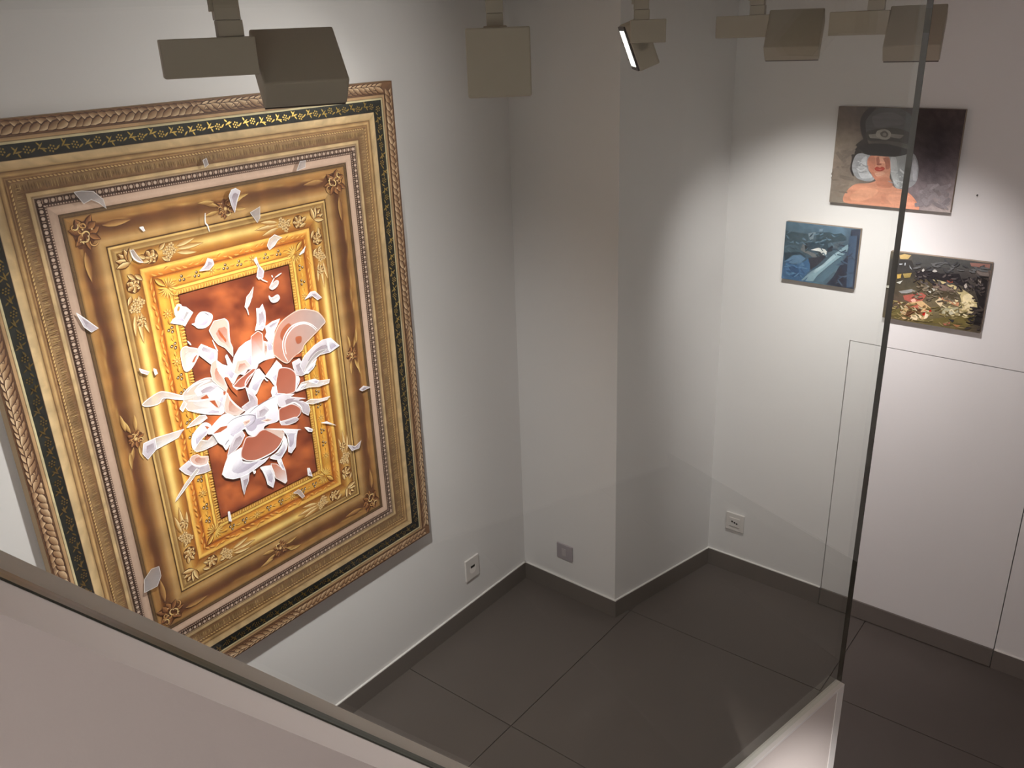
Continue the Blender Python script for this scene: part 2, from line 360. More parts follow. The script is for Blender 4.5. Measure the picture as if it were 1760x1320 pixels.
PIC1G = [[(112,95,85),(102,90,85),(85,75,70),(73,63,61),(65,56,56),(73,61,61),(80,68,68)],[(126,112,100),(122,107,97),(92,82,78),(73,65,63),(73,65,65),(63,56,58),(78,68,70)],[(143,129,114),(134,122,109),(92,85,78),(73,68,65),(85,78,80),(70,63,68),(92,82,85)],[(153,136,122),(122,109,100),(97,87,82),(85,78,75),(112,102,104),(90,82,87),(117,107,109)],[(136,124,114),(156,141,126),(117,107,100),(122,109,104),(136,124,126),(131,122,124),(151,139,139)],[(136,124,112),(126,117,107),(134,122,114),(146,131,124),(122,112,114),(170,158,156),(183,170,165)]]
PIC2 = [
((118,140,156),0,[(124,15),(137,12),(136,22),(124,24)]),
((64,82,92),0,[(2,35),(53,36),(85,37),(88,64),(48,80),(2,88)]),
((120,138,148),0,[(85,35),(111,27),(114,36),(106,41),(107,52),(94,58),(88,43)]),
((58,76,86),0,[(116,29),(160,22),(182,28),(185,54),(153,65),(115,60)]),
((60,78,88),0,[(174,29),(203,21),(222,32),(223,45),(185,56)]),
((48,66,78),0,[(88,68),(159,57),(162,82),(108,84),(90,90)]),
((46,62,74),0,[(2,115),(62,106),(89,123),(60,113),(33,121),(7,147)]),
((104,108,110),0,[(62,80),(75,74),(79,96),(93,99),(119,105),(125,118),(111,120),(92,109),(73,104),(63,98)]),
((38,46,52),0,[(75,72),(85,71),(95,90),(82,103)]),
((208,210,206),0,[(100,94),(126,82),(151,85),(160,93),(157,107),(144,106),(136,96),(118,94)]),
((60,66,70),0,[(121,100),(136,98),(147,111),(130,126)]),
((50,52,62),0,[(94,124),(129,117),(146,108),(160,109),(132,144),(107,166),(100,149)]),
((44,50,62),0,[(159,82),(178,66),(187,74),(176,89),(163,95)]),
((80,94,104),0,[(178,71),(186,59),(209,51),(218,57),(190,82),(181,81)]),
((96,128,156),0,[(9,147),(38,122),(65,117),(85,128),(64,149),(36,153)]),
((62,98,134),0,[(4,200),(12,151),(36,155),(64,154),(94,127),(103,148),(103,171),(69,211),(15,215)]),
((50,80,116),0,[(23,164),(60,161),(68,195),(40,204)]),
((130,158,170),0,[(92,210),(108,178),(142,150),(181,102),(229,58),(234,64),(228,89),(200,113),(168,146),(132,186),(120,208)]),
((154,178,188),0,[(116,169),(150,140),(182,104),(214,75),(191,109),(155,148),(126,177)]),
((120,146,158),0,[(76,210),(99,183),(112,170),(129,156),(113,179),(83,211)]),
((78,104,120),0,[(120,208),(168,148),(218,99),(219,128),(188,166),(156,205)]),
((38,44,60),0,[(190,182),(208,141),(233,95),(235,50),(236,5),(266,3),(268,211),(224,213),(170,210)]),
((60,80,104),0,[(232,27),(259,24),(263,205),(242,213),(237,130)]),
((36,38,52),0,[(202,171),(214,140),(233,171),(224,209),(197,204)]),
((52,60,78),0,[(238,6),(267,5),(266,23),(241,26)]),
]
PIC2G = [[(84,108,124),(86,112,130),(92,118,138),(96,124,146),(70,84,98)],[(80,100,112),(76,96,108),(72,92,104),(84,108,122),(60,76,94)],[(74,94,104),(66,86,98),(60,78,90),(72,92,104),(54,70,90)],[(66,92,118),(62,92,122),(64,84,98),(84,106,118),(50,62,80)],[(70,104,140),(66,100,138),(80,110,126),(60,74,90),(50,62,82)]]
PIC3 = [
((84,84,82),0,[(69,4),(160,2),(313,1),(314,24),(227,29),(79,42)]),
((62,60,58),0,[(3,27),(71,23),(90,61),(30,70),(0,64)]),
((206,178,120),0,[(30,11),(45,4),(67,6),(59,20),(34,23)]),
((150,110,100),0,[(249,7),(309,3),(309,18),(255,18)]),
((120,110,104),0,[(259,25),(308,28),(311,46),(285,43)]),
((46,42,44),0,[(90,61),(135,47),(168,55),(223,47),(238,74),(266,90),(251,90),(193,76),(139,77),(103,82)]),
((40,36,36),0,[(277,47),(311,44),(311,212),(291,210),(295,135),(276,93)]),
((88,78,60),0,[(84,87),(139,79),(197,101),(233,120),(229,136),(169,130),(108,124)]),
((124,104,96),0,[(143,89),(187,92),(221,109),(185,112),(152,107)]),
((208,192,142),1,[(139,79),(171,79),(201,85),(229,93),(253,104),(277,118),(291,143),(290,160),(269,164),(251,162),(243,138),(233,117),(210,98),(172,87)]),
((236,220,176),1,[(245,123),(265,110),(284,132),(278,152),(257,159)]),
((222,204,160),0,[(240,164),(289,153),(283,174),(244,178)]),
((110,100,60),0,[(24,211),(69,185),(64,226),(33,231)]),
((112,100,58),0,[(133,224),(200,201),(292,175),(282,220),(246,224),(155,228)]),
((178,98,84),0,[(59,148),(118,128),(133,136),(122,158),(91,169),(66,162)]),
((232,180,160),0,[(85,159),(98,152),(104,161),(93,168)]),
((212,178,130),0,[(61,221),(60,195),(79,171),(122,156),(153,176),(154,199),(144,217),(113,230),(70,230)]),
((188,110,88),0,[(80,181),(104,166),(125,181),(107,187)]),
((96,66,44),0,[(73,221),(82,194),(107,184),(126,188),(119,205),(100,206),(83,222)]),
((238,216,176),0,[(84,227),(110,204),(129,211),(122,228)]),
((190,44,34),0,[(128,204),(137,184),(141,196),(136,208)]),
((190,44,34),0,[(146,180),(154,176),(157,188),(151,192)]),
((240,224,190),0,[(139,194),(149,182),(148,211),(137,218)]),
((206,150,112),0,[(172,135),(193,134),(216,143),(237,144),(237,157),(204,150),(182,153)]),
((232,210,170),0,[(163,151),(179,134),(188,152),(184,168),(173,160)]),
((176,170,138),0,[(185,173),(237,159),(239,177),(210,194),(191,190)]),
((210,204,176),0,[(193,182),(219,173),(227,184),(201,196)]),
((150,60,40),0,[(216,140),(234,140),(233,145),(219,147)]),
((150,150,146),0,[(43,135),(84,121),(97,126),(72,138),(53,141)]),
((168,168,160),0,[(120,107),(128,101),(139,102),(136,120),(129,121)]),
((188,186,176),0,[(146,108),(166,108),(154,117)]),
((220,216,204),0,[(136,120),(147,118),(146,126)]),
((180,150,80),0,[(31,77),(45,73),(44,88),(33,92)]),
((160,140,84),0,[(49,72),(77,65),(74,81),(56,86)]),
((190,190,180),0,[(32,105),(52,95),(44,109)]),
((200,198,186),0,[(0,121),(10,119),(11,129),(1,128)]),
((196,192,186),1,[(108,51),(113,45),(116,52),(111,56)]),
((196,192,186),1,[(140,49),(148,43),(156,49),(147,53)]),
((160,90,70),0,[(189,74),(206,69),(209,79),(194,81)]),
((190,180,170),0,[(243,83),(249,75),(254,87),(248,95)]),
((170,120,80),0,[(228,220),(253,220),(243,230)]),
((180,110,90),0,[(198,222),(220,213),(220,226),(204,229)]),
((60,58,60),0,[(212,204),(232,206),(227,215)]),
((200,206,210),0,[(33,39),(44,37),(43,41),(35,43)]),
((190,196,200),0,[(50,34),(54,33),(54,42),(51,43)]),
((190,196,200),0,[(66,39),(75,51),(78,55),(70,49)]),
((190,196,200),0,[(11,34),(16,32),(16,48),(14,49)]),
((150,140,130),0,[(281,58),(291,54),(292,71),(285,72)]),
]
PIC3G = [[(110,100,84),(90,88,84),(84,84,84),(84,82,80),(120,104,96)],[(60,56,52),(66,62,58),(70,68,66),(74,70,68),(84,76,72)],[(70,64,52),(84,78,62),(100,90,70),(96,88,70),(60,54,52)],[(76,68,64),(110,90,72),(120,108,82),(130,118,86),(56,50,48)],[(92,82,58),(110,96,64),(104,94,60),(110,98,64),(76,66,56)]]
# ---------------------------------------------------------------- stair parapet and glass partition
HD = math.radians(-11); PU = Vector((math.cos(HD), math.sin(HD), 0)); PN = Vector((-math.sin(HD), math.cos(HD), 0))
PO = Vector((-2.337, -1.324, 0))                # on the glass plane, under the left frame edge
TS = math.tan(math.radians(50.93))              # pitch of the stair
def topz(s): return 1.870 - TS*s
SV = (1.870-.8645)/TS; SE = 1.495               # foot of the pitch against the low panel, end of the glass
par = empty('stair_parapet', tuple(PO))
S0 = -.36; SF = 1.870/TS
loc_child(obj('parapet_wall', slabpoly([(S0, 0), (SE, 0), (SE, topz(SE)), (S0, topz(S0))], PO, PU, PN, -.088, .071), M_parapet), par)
# white panel and trims added in place of a bright reflection in the glass
loc_child(obj('reflection_panel', slabpoly([(SV+.02, .858), (SE-.0287, topz(SE-.0287)+.001), (SE-.0287, .858)], PO, PU, PN, -.013, .004), M_parapet), par)
loc_child(obj('reflection_top_trim', bx(bmesh.new(), PO, PU, PN, EZ, SV+.03, SE, -.0145, .0075, .858, .8645, .001), M_caulk), par)
loc_child(obj('reflection_end_trim', bx(bmesh.new(), PO, PU, PN, EZ, SE-.0285, SE, -.0145, .0055, topz(SE-.0285)+.001, .858, .001), M_caulk), par)
tag(par, 'pale sloping stair parapet wall in the near left corner, with an added white panel standing for a glass reflection', 'parapet')

def glass_mat():
    m = bpy.data.materials.new('clear_glass'); m.use_nodes = True; nt = m.node_tree; nt.nodes.clear()
    o = nt.nodes.new('ShaderNodeOutputMaterial'); t = nt.nodes.new('ShaderNodeBsdfTransparent'); t.inputs[0].default_value = (.955, .975, .955, 1)
    gl = nt.nodes.new('ShaderNodeBsdfGlossy'); gl.inputs['Roughness'].default_value = 0; gl.inputs['Color'].default_value = (1, 1, 1, 1)
    lw = nt.nodes.new('ShaderNodeLayerWeight'); lw.inputs['Blend'].default_value = .5
    pw = nt.nodes.new('ShaderNodeMath'); pw.operation = 'POWER'; pw.inputs[1].default_value = 5; nt.links.new(lw.outputs['Facing'], pw.inputs[0])
    fr = nt.nodes.new('ShaderNodeMath'); fr.operation = 'MULTIPLY_ADD'; fr.inputs[1].default_value = .96; fr.inputs[2].default_value = .04; nt.links.new(pw.outputs[0], fr.inputs[0])
    tc = nt.nodes.new('ShaderNodeTexCoord'); n = nt.nodes.new('ShaderNodeTexNoise'); n.inputs['Scale'].default_value = 1.5
    nt.links.new(tc.outputs['Object'], n.inputs['Vector'])
    bp = nt.nodes.new('ShaderNodeBump'); bp.inputs['Strength'].default_value = .01; nt.links.new(n.outputs['Fac'], bp.inputs['Height'])
    nt.links.new(bp.outputs[0], gl.inputs['Normal'])
    mx = nt.nodes.new('ShaderNodeMixShader'); nt.links.new(fr.outputs[0], mx.inputs[0]); nt.links.new(t.outputs[0], mx.inputs[1]); nt.links.new(gl.outputs[0], mx.inputs[2])
    nt.links.new(mx.outputs[0], o.inputs[0]); return m
M_glass = glass_mat()
M_gedge = mat('glass_edge_dark', (46, 42, 36), .12, spec=.8)
gp = empty('glass_partition', tuple(PO + PU*SE))
T2 = .0055
pts = [(S0, topz(S0)+.001), (SV, .8655), (SE-.0006, .8655), (SE-.0006, CEIL-.0005), (S0, CEIL-.0005)]
loc_child(obj('pane', slabpoly(pts, PO, PU, PN, -T2, T2), M_glass), gp)
loc_child(obj('pane_edge', bx(bmesh.new(), PO, PU, PN, EZ, SE-.0005, SE+.0006, -T2, T2, .866, CEIL-.001), M_gedge), gp)
cs, sn = math.cos(math.radians(50.93)), math.sin(math.radians(50.93)); DD = PU*cs - EZ*sn; DM = PU*sn + EZ*cs
loc_child(obj('bottom_channel', bx(bmesh.new(), PO + EZ*1.870, DD, PN, DM, -.5, (SV-.01)/cs, -.0115, .0105, .0003, .0022), M_channel), gp)
tag(gp, 'tall clear glass pane with dark vertical edge standing on the parapet', 'glass partition')

# ---------------------------------------------------------------- lamps
def spot(name, loc, d, power, size, blend, parent, radius=.03):
    l = bpy.data.lights.new(name, 'SPOT'); l.energy = power; l.color = LIGHT; l.spot_size = math.radians(size); l.spot_blend = blend; l.shadow_soft_size = radius
    o = bpy.data.objects.new(name, l); COL.objects.link(o); o.parent = parent
    o.matrix_parent_inverse = Matrix.Translation(-parent.location)
    o.location = loc; o.rotation_euler = d.to_track_quat('-Z', 'Y').to_euler()
    return o
def track_lamp(S, psi, A, th, wd, h, e, label, drv=None, power=0, size=60, blend=.9, glow=True, dl=(-.1, .03), spill=None, droop=0):
    """S stem axis (x,y); psi heading of the hinge axis; A top corner of the back face; th tilt of the beam"""
    t = empty('track_spotlight', (S[0], S[1], CEIL))
    U = Vector((math.cos(psi), math.sin(psi), 0)); N = Vector((-math.sin(psi), math.cos(psi), 0))
    b = N*math.cos(th) - EZ*math.sin(th); v = N*math.sin(th) + EZ*math.cos(th); A = Vector(A)
    dp = psi if drv is None else drv
    Ud = Vector((math.cos(dp), math.sin(dp), 0)); Nd = Vector((-math.sin(dp), math.cos(dp), 0)); Sv = Vector((S[0], S[1], 0))
    zs = 2.275
    loc_child(obj('driver_box', bx(bmesh.new(), Sv, Ud, Nd, EZ, dl[0], dl[1], -.023, .023, zs-.052, zs, .0018), M_lamp), t)
    st = loc_child(obj('stem', bx(bmesh.new(), Sv, Ud, Nd, EZ, -.019, .017, -.016, .016, zs, zs+.022, .001), M_lamp), t)
    ad = bmesh.new(); bx(ad, Sv, Ud, Nd, EZ, -.020, .015, -.0165, .0165, zs+.0226, zs+.052, .0006); bx(ad, Sv, Ud, Nd, EZ, -.026, .049, -.015, .015, zs+.050, CEIL-.020, .001)
    bx(ad, Sv, Ud, Nd, EZ, -.025, -.019, -.008, .008, zs+.034, zs+.050)
    loc_child(obj('track_adapter', ad, M_lamp), t)
    loc_child(obj('swivel_ring', bx(bmesh.new(), Sv, Ud, Nd, EZ, -.0175, .014, -.0145, .0145, zs+.0212, zs+.0236), M_bezel), t)
    hd = bmesh.new(); bx(hd, A, U, -v, b, 0, wd, 0, h, 0, e, .003)
    housing = loc_child(obj('lamp_head', hd, M_lamp), t)
    bz = bmesh.new(); bx(bz, A, U, -v, b, .002, wd-.002, .002, h-.002, e, e+.004)
    loc_child(obj('bezel', bz, M_bezel), t)
    ln = bmesh.new(); bx(ln, A, U, -v, b, .022, wd-.022, .012, h-.012, e+.004, e+.0048)
    loc_child(obj('reflector', ln, {True: M_lens, False: M_lensoff, 'dim': M_lensdim}[glow]), t)
    hg = bmesh.new(); disc(hg, A + U*.0 - v*(h*.5) + b*(e*.5), v, b, .014, 16, .012)
    loc_child(obj('hinge', hg, M_lamp), t)
    b = N*math.cos(th+droop) - EZ*math.sin(th+droop)
    if power:
        spot('beam', A + U*(wd/2) - v*(h/2) + b*(e+.02), b, power, size, blend, t)
    if spill:
        bs = N*math.cos(th+spill[2]) - EZ*math.sin(th+spill[2])
        spot('beam_spill', A + U*(wd/2) - v*(h/2) + b*(e+.02), bs, spill[0], spill[1], 1.0, t)
    return tag(t, label, 'spotlight', 'track spotlights')
def camray(x, y, d): return CAMP + (R0*((x-880)/1498.59) + R1*((y-660)/1498.59) + R2)*d
TY, TX = -.89, -.3
tr = obj('lamp_track', box(XW+.6, TX+.017, TY-.017, TY+.017, CEIL-.020, CEIL-.0003, .001), M_track)
tag(tr, 'dark ceiling track running along the painting wall', 'lamp track')
tr = obj('lamp_track', box(TX-.017, TX+.017, -3.4, TY-.018, CEIL-.020, CEIL-.0003, .001), M_track)
tag(tr, 'dark ceiling track running along the door wall', 'lamp track')
track_lamp((-1.733, TY), -.489, (-1.661, -.834, 2.285), .821, .13, .113, .051, 'taupe track spotlight nearest the viewer, in front of the large painting', power=POWER['key'], size=50, blend=1.0, spill=(POWER['spill'], 110, .27))
p2 = camray(799, 48.7, 1.60)
track_lamp((-1.135, TY), -.883, tuple(p2), .10, .1195, .1215, .05, 'square taupe track spotlight seen from behind, second along the painting wall', drv=-.883+math.pi/2, glow=False, dl=(.03, .12))
p3 = camray(1071, 45.5, 2.09); ps3, th3 = .673, .36
b3 = Vector((-math.sin(ps3), math.cos(ps3), 0))*math.cos(th3) - EZ*math.sin(th3)
track_lamp((-.584, TY), ps3, tuple(p3 - b3*.055), th3, .125, .112, .051, 'taupe track spotlight turned left with its lit face showing', drv=-1.0, power=POWER['fill'], size=80, blend=1.0, spill=(POWER['fillspill'], 140, 0), dl=(-.028, .056))
track_lamp((TX, -1.056), -1.3, (-.295, -1.084, 2.286), .71, .13, .114, .049, 'taupe track spotlight left of the glass edge, above the small pictures', power=POWER['wall'], size=60, blend=1.0, droop=.09)
track_lamp((TX, -1.345), -1.368, (-.276, -1.369, 2.284), .82, .12, .125, .047, 'taupe track spotlight crossed by the vertical glass edge', power=POWER['wall'], size=60, blend=1.0, droop=.09)
# two lamps of the same run that the picture's frame cuts off
track_lamp((-2.60, TY), -.10, (-2.56, -.80, 2.284), .80, .13, .113, .051, 'taupe track spotlight beyond the left end of the large painting', power=POWER['side'], size=90, blend=1.0)
track_lamp((TX, -2.30), -1.45, (TX+.01, -2.33, 2.284), .80, .13, .113, .051, 'taupe track spotlight above the right part of the door wall', power=POWER['right'], size=80, blend=1.0)
tr = obj('lamp_track', box(-3.4, TX-.018, -2.817, -2.783, CEIL-.020, CEIL-.0003, .001), M_track)
tag(tr, 'added unseen ceiling track carrying the stair-side fill spotlights', 'lamp track')  # unseen track, added to carry the fill lamps
track_lamp((-2.9, -2.80), math.pi/2, (-2.93, -2.77, 2.284), .45, .13, .113, .051, 'added unseen track spotlight bouncing fill light off the stair-side wall', power=POWER['near'], size=110, blend=1.0, glow='dim')  # unseen lamp added to bounce fill onto the parapet and lamp backs
track_lamp((-2.40, -2.80), -.785, (-2.37, -2.78, 2.284), .79, .13, .113, .051, 'added unseen track spotlight brightening the white panel', power=POWER['low'], size=18, blend=1.0, glow='dim')  # unseen lamp added to brighten the near face of the panel
track_lamp((TX, -1.93), 1.297, (TX-.02, -1.97, 2.284), .35, .13, .113, .051, 'added unseen track spotlight brightening the stair parapet top', power=POWER['top'], size=40, blend=1.0, glow='dim')  # unseen lamp added to lift the sloping parapet top
# ---------------------------------------------------------------- painting with flat polygons of paint
def paint_mat(name, rough=.55, grain=.10, gscale=420, spec=.25):
    m = bpy.data.materials.new(name); m.use_nodes = True; nt = m.node_tree; b = nt.nodes['Principled BSDF']; L = nt.links
    at = nt.nodes.new('ShaderNodeAttribute'); at.attribute_name = 'Col'
    tc = nt.nodes.new('ShaderNodeTexCoord'); n = nt.nodes.new('ShaderNodeTexNoise'); n.inputs['Scale'].default_value = gscale; n.inputs['Detail'].default_value = 3
    n2 = nt.nodes.new('ShaderNodeTexNoise'); n2.inputs['Scale'].default_value = gscale*.12; n2.inputs['Detail'].default_value = 5
    L.new(tc.outputs['Object'], n.inputs['Vector']); L.new(tc.outputs['Object'], n2.inputs['Vector'])
    ad = nt.nodes.new('ShaderNodeMath'); ad.operation = 'ADD'; L.new(n.outputs['Fac'], ad.inputs[0]); L.new(n2.outputs['Fac'], ad.inputs[1])
    mp = nt.nodes.new('ShaderNodeMapRange'); mp.inputs[1].default_value = .6; mp.inputs[2].default_value = 1.4; mp.inputs[3].default_value = 1-grain; mp.inputs[4].default_value = 1+grain
    L.new(ad.outputs[0], mp.inputs[0])
    sc_ = nt.nodes.new('ShaderNodeVectorMath'); sc_.operation = 'SCALE'; L.new(at.outputs['Color'], sc_.inputs[0]); L.new(mp.outputs[0], sc_.inputs['Scale'])
    L.new(sc_.outputs[0], b.inputs['Base Color']); L.new(at.outputs['Alpha'], b.inputs['Alpha'])
    b.inputs['Roughness'].default_value = rough; b.inputs['Specular IOR Level'].default_value = spec
    bp = nt.nodes.new('ShaderNodeBump'); bp.inputs['Strength'].default_value = .12; bp.inputs['Distance'].default_value = .001
    L.new(n.outputs['Fac'], bp.inputs['Height']); L.new(bp.outputs[0], b.inputs['Normal'])
    return m
M_paint = paint_mat('oil_paint')
M_paint2 = paint_mat('oil_paint_loose', grain=.16, gscale=260)
M_gilt = mat('gold_leaf_paint', (208, 176, 98), .28, metal=1.0, noise=.2, nscale=300)
def smooth_closed(p, k=4):
    n = len(p); r = []
    for i in range(n):
        a, b, c, d = p[i-1], p[i], p[(i+1) % n], p[(i+2) % n]
        for j in range(k):
            t = j/k
            r.append(tuple(.5*((2*b[q]) + (-a[q]+c[q])*t + (2*a[q]-5*b[q]+4*c[q]-d[q])*t*t + (-a[q]+3*b[q]-3*c[q]+d[q])*t**3) for q in (0, 1)))
    return r
def smooth_open(p, k=4):
    q = [p[0]] + list(p) + [p[-1]]; r = []
    for i in range(1, len(q)-2):
        a, b, c, d = q[i-1], q[i], q[i+1], q[i+2]
        for j in range(k):
            t = j/k
            r.append(tuple(.5*((2*b[m]) + (-a[m]+c[m])*t + (2*a[m]-5*b[m]+4*c[m]-d[m])*t*t + (-a[m]+3*b[m]-3*c[m]+d[m])*t**3) for m in (0, 1)))
    r.append(p[-1]); return r
class Paint:
    """2-D paint: points (u right, v down) in metres on a picture plane; layer = depth of paint"""
    def __init__(s): s.V = []; s.F = []; s.C = []; s.k = 0
    def poly(s, pts, cols, z):
        b = len(s.V)
        if not isinstance(cols, list): cols = [cols]*len(pts)
        for p in pts: s.V.append((p[0], p[1], z))
        s.C += [(*lin(c), c[3] if len(c) > 3 else 1) for c in cols]
        if len(pts) <= 4: s.F.append(tuple(range(b, b+len(pts))))
        else:
            for t in tessellate_polygon([[Vector((p[0], p[1], 0)) for p in pts]]): s.F.append(tuple(b+i for i in t))
    def fan(s, pts, c0, c1, z):
        s.k += 1; z += s.k*2.5e-6
        n = len(pts); cx = sum(p[0] for p in pts)/n; cy = sum(p[1] for p in pts)/n; b = len(s.V)
        s.V.append((cx, cy, z)); s.C.append((*lin(c0), 1))
        for p in pts: s.V.append((p[0], p[1], z)); s.C.append((*lin(c1), 1))
        for i in range(n): s.F.append((b, b+1+i, b+1+(i+1) % n))
    def stroke(s, pts, w, c, z, taper=True, c2=None):
        n = len(pts); s.k += 1; z += s.k*2.5e-6
        b = len(s.V)
        for i, p in enumerate(pts):
            a, d = pts[max(i-1, 0)], pts[min(i+1, n-1)]; dx, dy = d[0]-a[0], d[1]-a[1]; l = math.hypot(dx, dy) or 1
            k = w/2*((.35+.65*math.sin(math.pi*(i+.5)/n)) if taper else 1)
            s.V += [(p[0]-dy/l*k, p[1]+dx/l*k, z), (p[0]+dy/l*k, p[1]-dx/l*k, z)]
            s.C += [(*lin(c), c[3] if len(c) > 3 else 1), (*lin(c2 or c), c[3] if len(c) > 3 else 1)]
        for i in range(n-1): s.F.append((b+2*i, b+2*i+1, b+2*i+3, b+2*i+2))
    def leaf(s, T, a, b, ang, L, W, light, dark, z, edge=None):
        """leaf in side coordinates through T"""
        s.k += 2; z += s.k*2.5e-6; ca, sa = math.cos(ang), math.sin(ang); q = lambda x, y: T(a+x*ca-y*sa, b+x*sa+y*ca)
        prof = ((0, .12), (.2, .75), (.45, 1), (.7, .72), (.9, .28), (1, 0))
        if edge: s.poly([q(-.06*L, 0)]+[q(x*L*1.04, y*W*.72) for x, y in prof]+[q(x*L*1.04, -y*W*.72) for x, y in prof[::-1]], edge, z-2.5e-6)
        up = [q(x*L, y*W/2) for x, y in prof]; lo = [q(x*L, -y*W/2) for x, y in prof]; mid = [q(x*L, 0) for x, y in prof]
        md = tuple((l+d)//2 for l, d in zip(light, dark))
        for i in range(len(prof)-1):
            s.poly([mid[i], mid[i+1], up[i+1], up[i]], [md, md, light, light], z)
            s.poly([lo[i], lo[i+1], mid[i+1], mid[i]], [dark, dark, md, md], z)
    def dot(s, T, a, b, r, c0, c1, z, n=7, rb=None):
        s.fan([T(a+r*math.cos(2*math.pi*i/n), b+(rb or r)*math.sin(2*math.pi*i/n)) for i in range(n)], c0, c1, z)
    def build(s, name, material, parent):
        me = bpy.data.meshes.new(name); me.from_pydata([(u, -z, -v) for u, v, z in s.V], [], s.F); me.update()
        at = me.color_attributes.new('Col', 'FLOAT_COLOR', 'POINT'); at.data.foreach_set('color', [x for c in s.C for x in c])
        # face towards the viewer (-Y)
        bm = bmesh.new(); bm.from_mesh(me)
        fl_ = [f for f in bm.faces if f.normal.y > 0]
        if fl_: bmesh.ops.reverse_faces(bm, faces=fl_)
        bm.to_mesh(me); bm.free(); me.materials.append(material)
        o = bpy.data.objects.new(name, me); COL.objects.link(o); o.parent = parent; return o

PW, PH = 1.2675, 1.5777
pic = empty('large_painting', (-1.8732, -.042, 2.1329))
tag(pic, 'large canvas painted with nested gilt frames and shattered white porcelain', 'painting')
bm = box(0, PW, 0, .032, -PH, 0, .002); obj('canvas', bm, M_canvas, pic)
M_str = mat('stretcher_wood', (150, 118, 84), .8, noise=.1)
for q in ((-.06, -.01), (-PH+.01, -PH+.06)): obj('stretcher_bar', box(.01, PW-.01, .032, .0415, q[0], q[1]), M_str, pic)
LN = [PW, PH, PW, PH]
def side(k):
    if k == 0: return lambda s, t: (s, t)
    if k == 1: return lambda s, t: (PW-t, s)
    if k == 2: return lambda s, t: (PW-s, PH-t)
    return lambda s, t: (t, PH-s)
def mixc(a, b, t): return tuple(a[i]+(b[i]-a[i])*t for i in range(3))
def hsh(*a):
    x = math.sin(sum(v*k for v, k in zip(a, (127.1, 311.7, 74.7)))) * 43758.5453; return x-math.floor(x)
def vn(x, sd):
    i = math.floor(x); f = x-i; f = f*f*(3-2*f); return hsh(i, sd)*(1-f)+hsh(i+1, sd)*f
def vn2(x, y):
    i, j = math.floor(x), math.floor(y); f, g_ = x-i, y-j; f = f*f*(3-2*f); g_ = g_*g_*(3-2*g_)
    return (hsh(i, j)*(1-f)+hsh(i+1, j)*f)*(1-g_)+(hsh(i, j+1)*(1-f)+hsh(i+1, j+1)*f)*g_
def ring(P, stops, z, step=.03, fn=None, sub=1, shade=(1.03, .95, .94, 1.0)):
    """mitred band; stops [(inset, colour)]"""
    st = []
    for (a, ca), (b, cb) in zip(stops, stops[1:]):
        for j in range(sub): st.append((a+(b-a)*j/sub, mixc(ca, cb, j/sub)))
    st.append(stops[-1])
    for k in range(4):
        T = side(k); L = LN[k]; n = max(2, int(L/step)); base = len(P.V)
        for t, c in st:
            for i in range(n+1):
                s_ = t+(L-2*t)*i/n; u, v = T(s_, t); P.V.append((u, v, z))
                cc = tuple(x*shade[k] for x in c)
                if fn: cc = fn(k, s_, t, cc)
                P.C.append((*lin([max(0, min(255, x)) for x in cc]), 1))
        for r in range(len(st)-1):
            for i in range(n): q = base+r*(n+1)+i; P.F.append((q, q+1, q+n+2, q+n+1))
def jitter(amt, fr, sd):
    return lambda k, s, t, c: tuple(x*(1+amt*(2*vn(s*fr+k*37, sd+round(t*1000) % 3)-1)) for x in c)
Z0 = .0006
# 1 garland border
P = Paint(); ring(P, [(0, (105, 74, 52)), (.004, (145, 105, 74)), (.018, (129, 92, 66)), (.033, (121, 85, 59)), (.036, (81, 55, 39)), (.0375, (184, 147, 107)), (.043, (193, 156, 114)), (.0445, (101, 72, 48)), (.046, (204, 187, 145)), (.0505, (224, 209, 165))], Z0, fn=jitter(.10, 30, 1))
for k in range(4):
    T = side(k); s = .02; L = LN[k]
    while s < L-.03:
        d = 1 if s < L/2 else -1
        for m_, (b, an) in enumerate(((.006, .42), (.030, -.42))):
            lt = mixc((248, 220, 180), (215, 180, 140), random.random()); dk = mixc((140, 101, 70), (118, 83, 57), random.random())
            P.leaf(T, s+random.uniform(-.003, .003)+(.012 if m_ == 2 else 0), b, an*d+(0 if d > 0 else math.pi), random.uniform(.038, .048), .0150, lt, dk, Z0+(1e-4 if m_ < 2 else 1.6e-4), edge=(85, 55, 39))
        s += .0195
P.build('painted_garland_border', M_paint, pic)
# 2 black band with gold sprigs
P = Paint(); ring(P, [(.0505, (30, 30, 26)), (.0535, (38, 40, 34)), (.080, (30, 31, 27)), (.083, (22, 21, 18))], Z0, fn=jitter(.15, 20, 2)); fb = P.build('painted_black_band', M_paint, pic)
P = Paint(); g1 = (255, 255, 255)
for k in range(4):
    T = side(k); s = .075; L = LN[k]; i = 0
    while s < L-.07:
        b = .0665+.003*math.sin(i*2.4)
        if i % 2 == 0:
            for q in range(6):
                a = q*math.pi/3+.3; P.dot(T, s+.0066*math.cos(a), b+.0066*math.sin(a), .0023, g1, g1, Z0+1e-4, 6)
            P.dot(T, s, b, .0022, g1, g1, Z0+1e-4, 6)
        else:
            for (da, db, an, ll) in ((-.004, .004, -.7, .019), (.0, .002, -.1, .017), (-.008, 0, 2.5, .014), (.002, -.004, -2.2, .011), (.006, .003, .9, .011)):
                P.leaf(T, s+da, b+db, an+random.uniform(-.25, .25), ll, .0040, g1, g1, Z0+1e-4)
        s += .0262; i += 1
obj_g = P.build('gold_leaf_sprigs', M_gilt, fb)
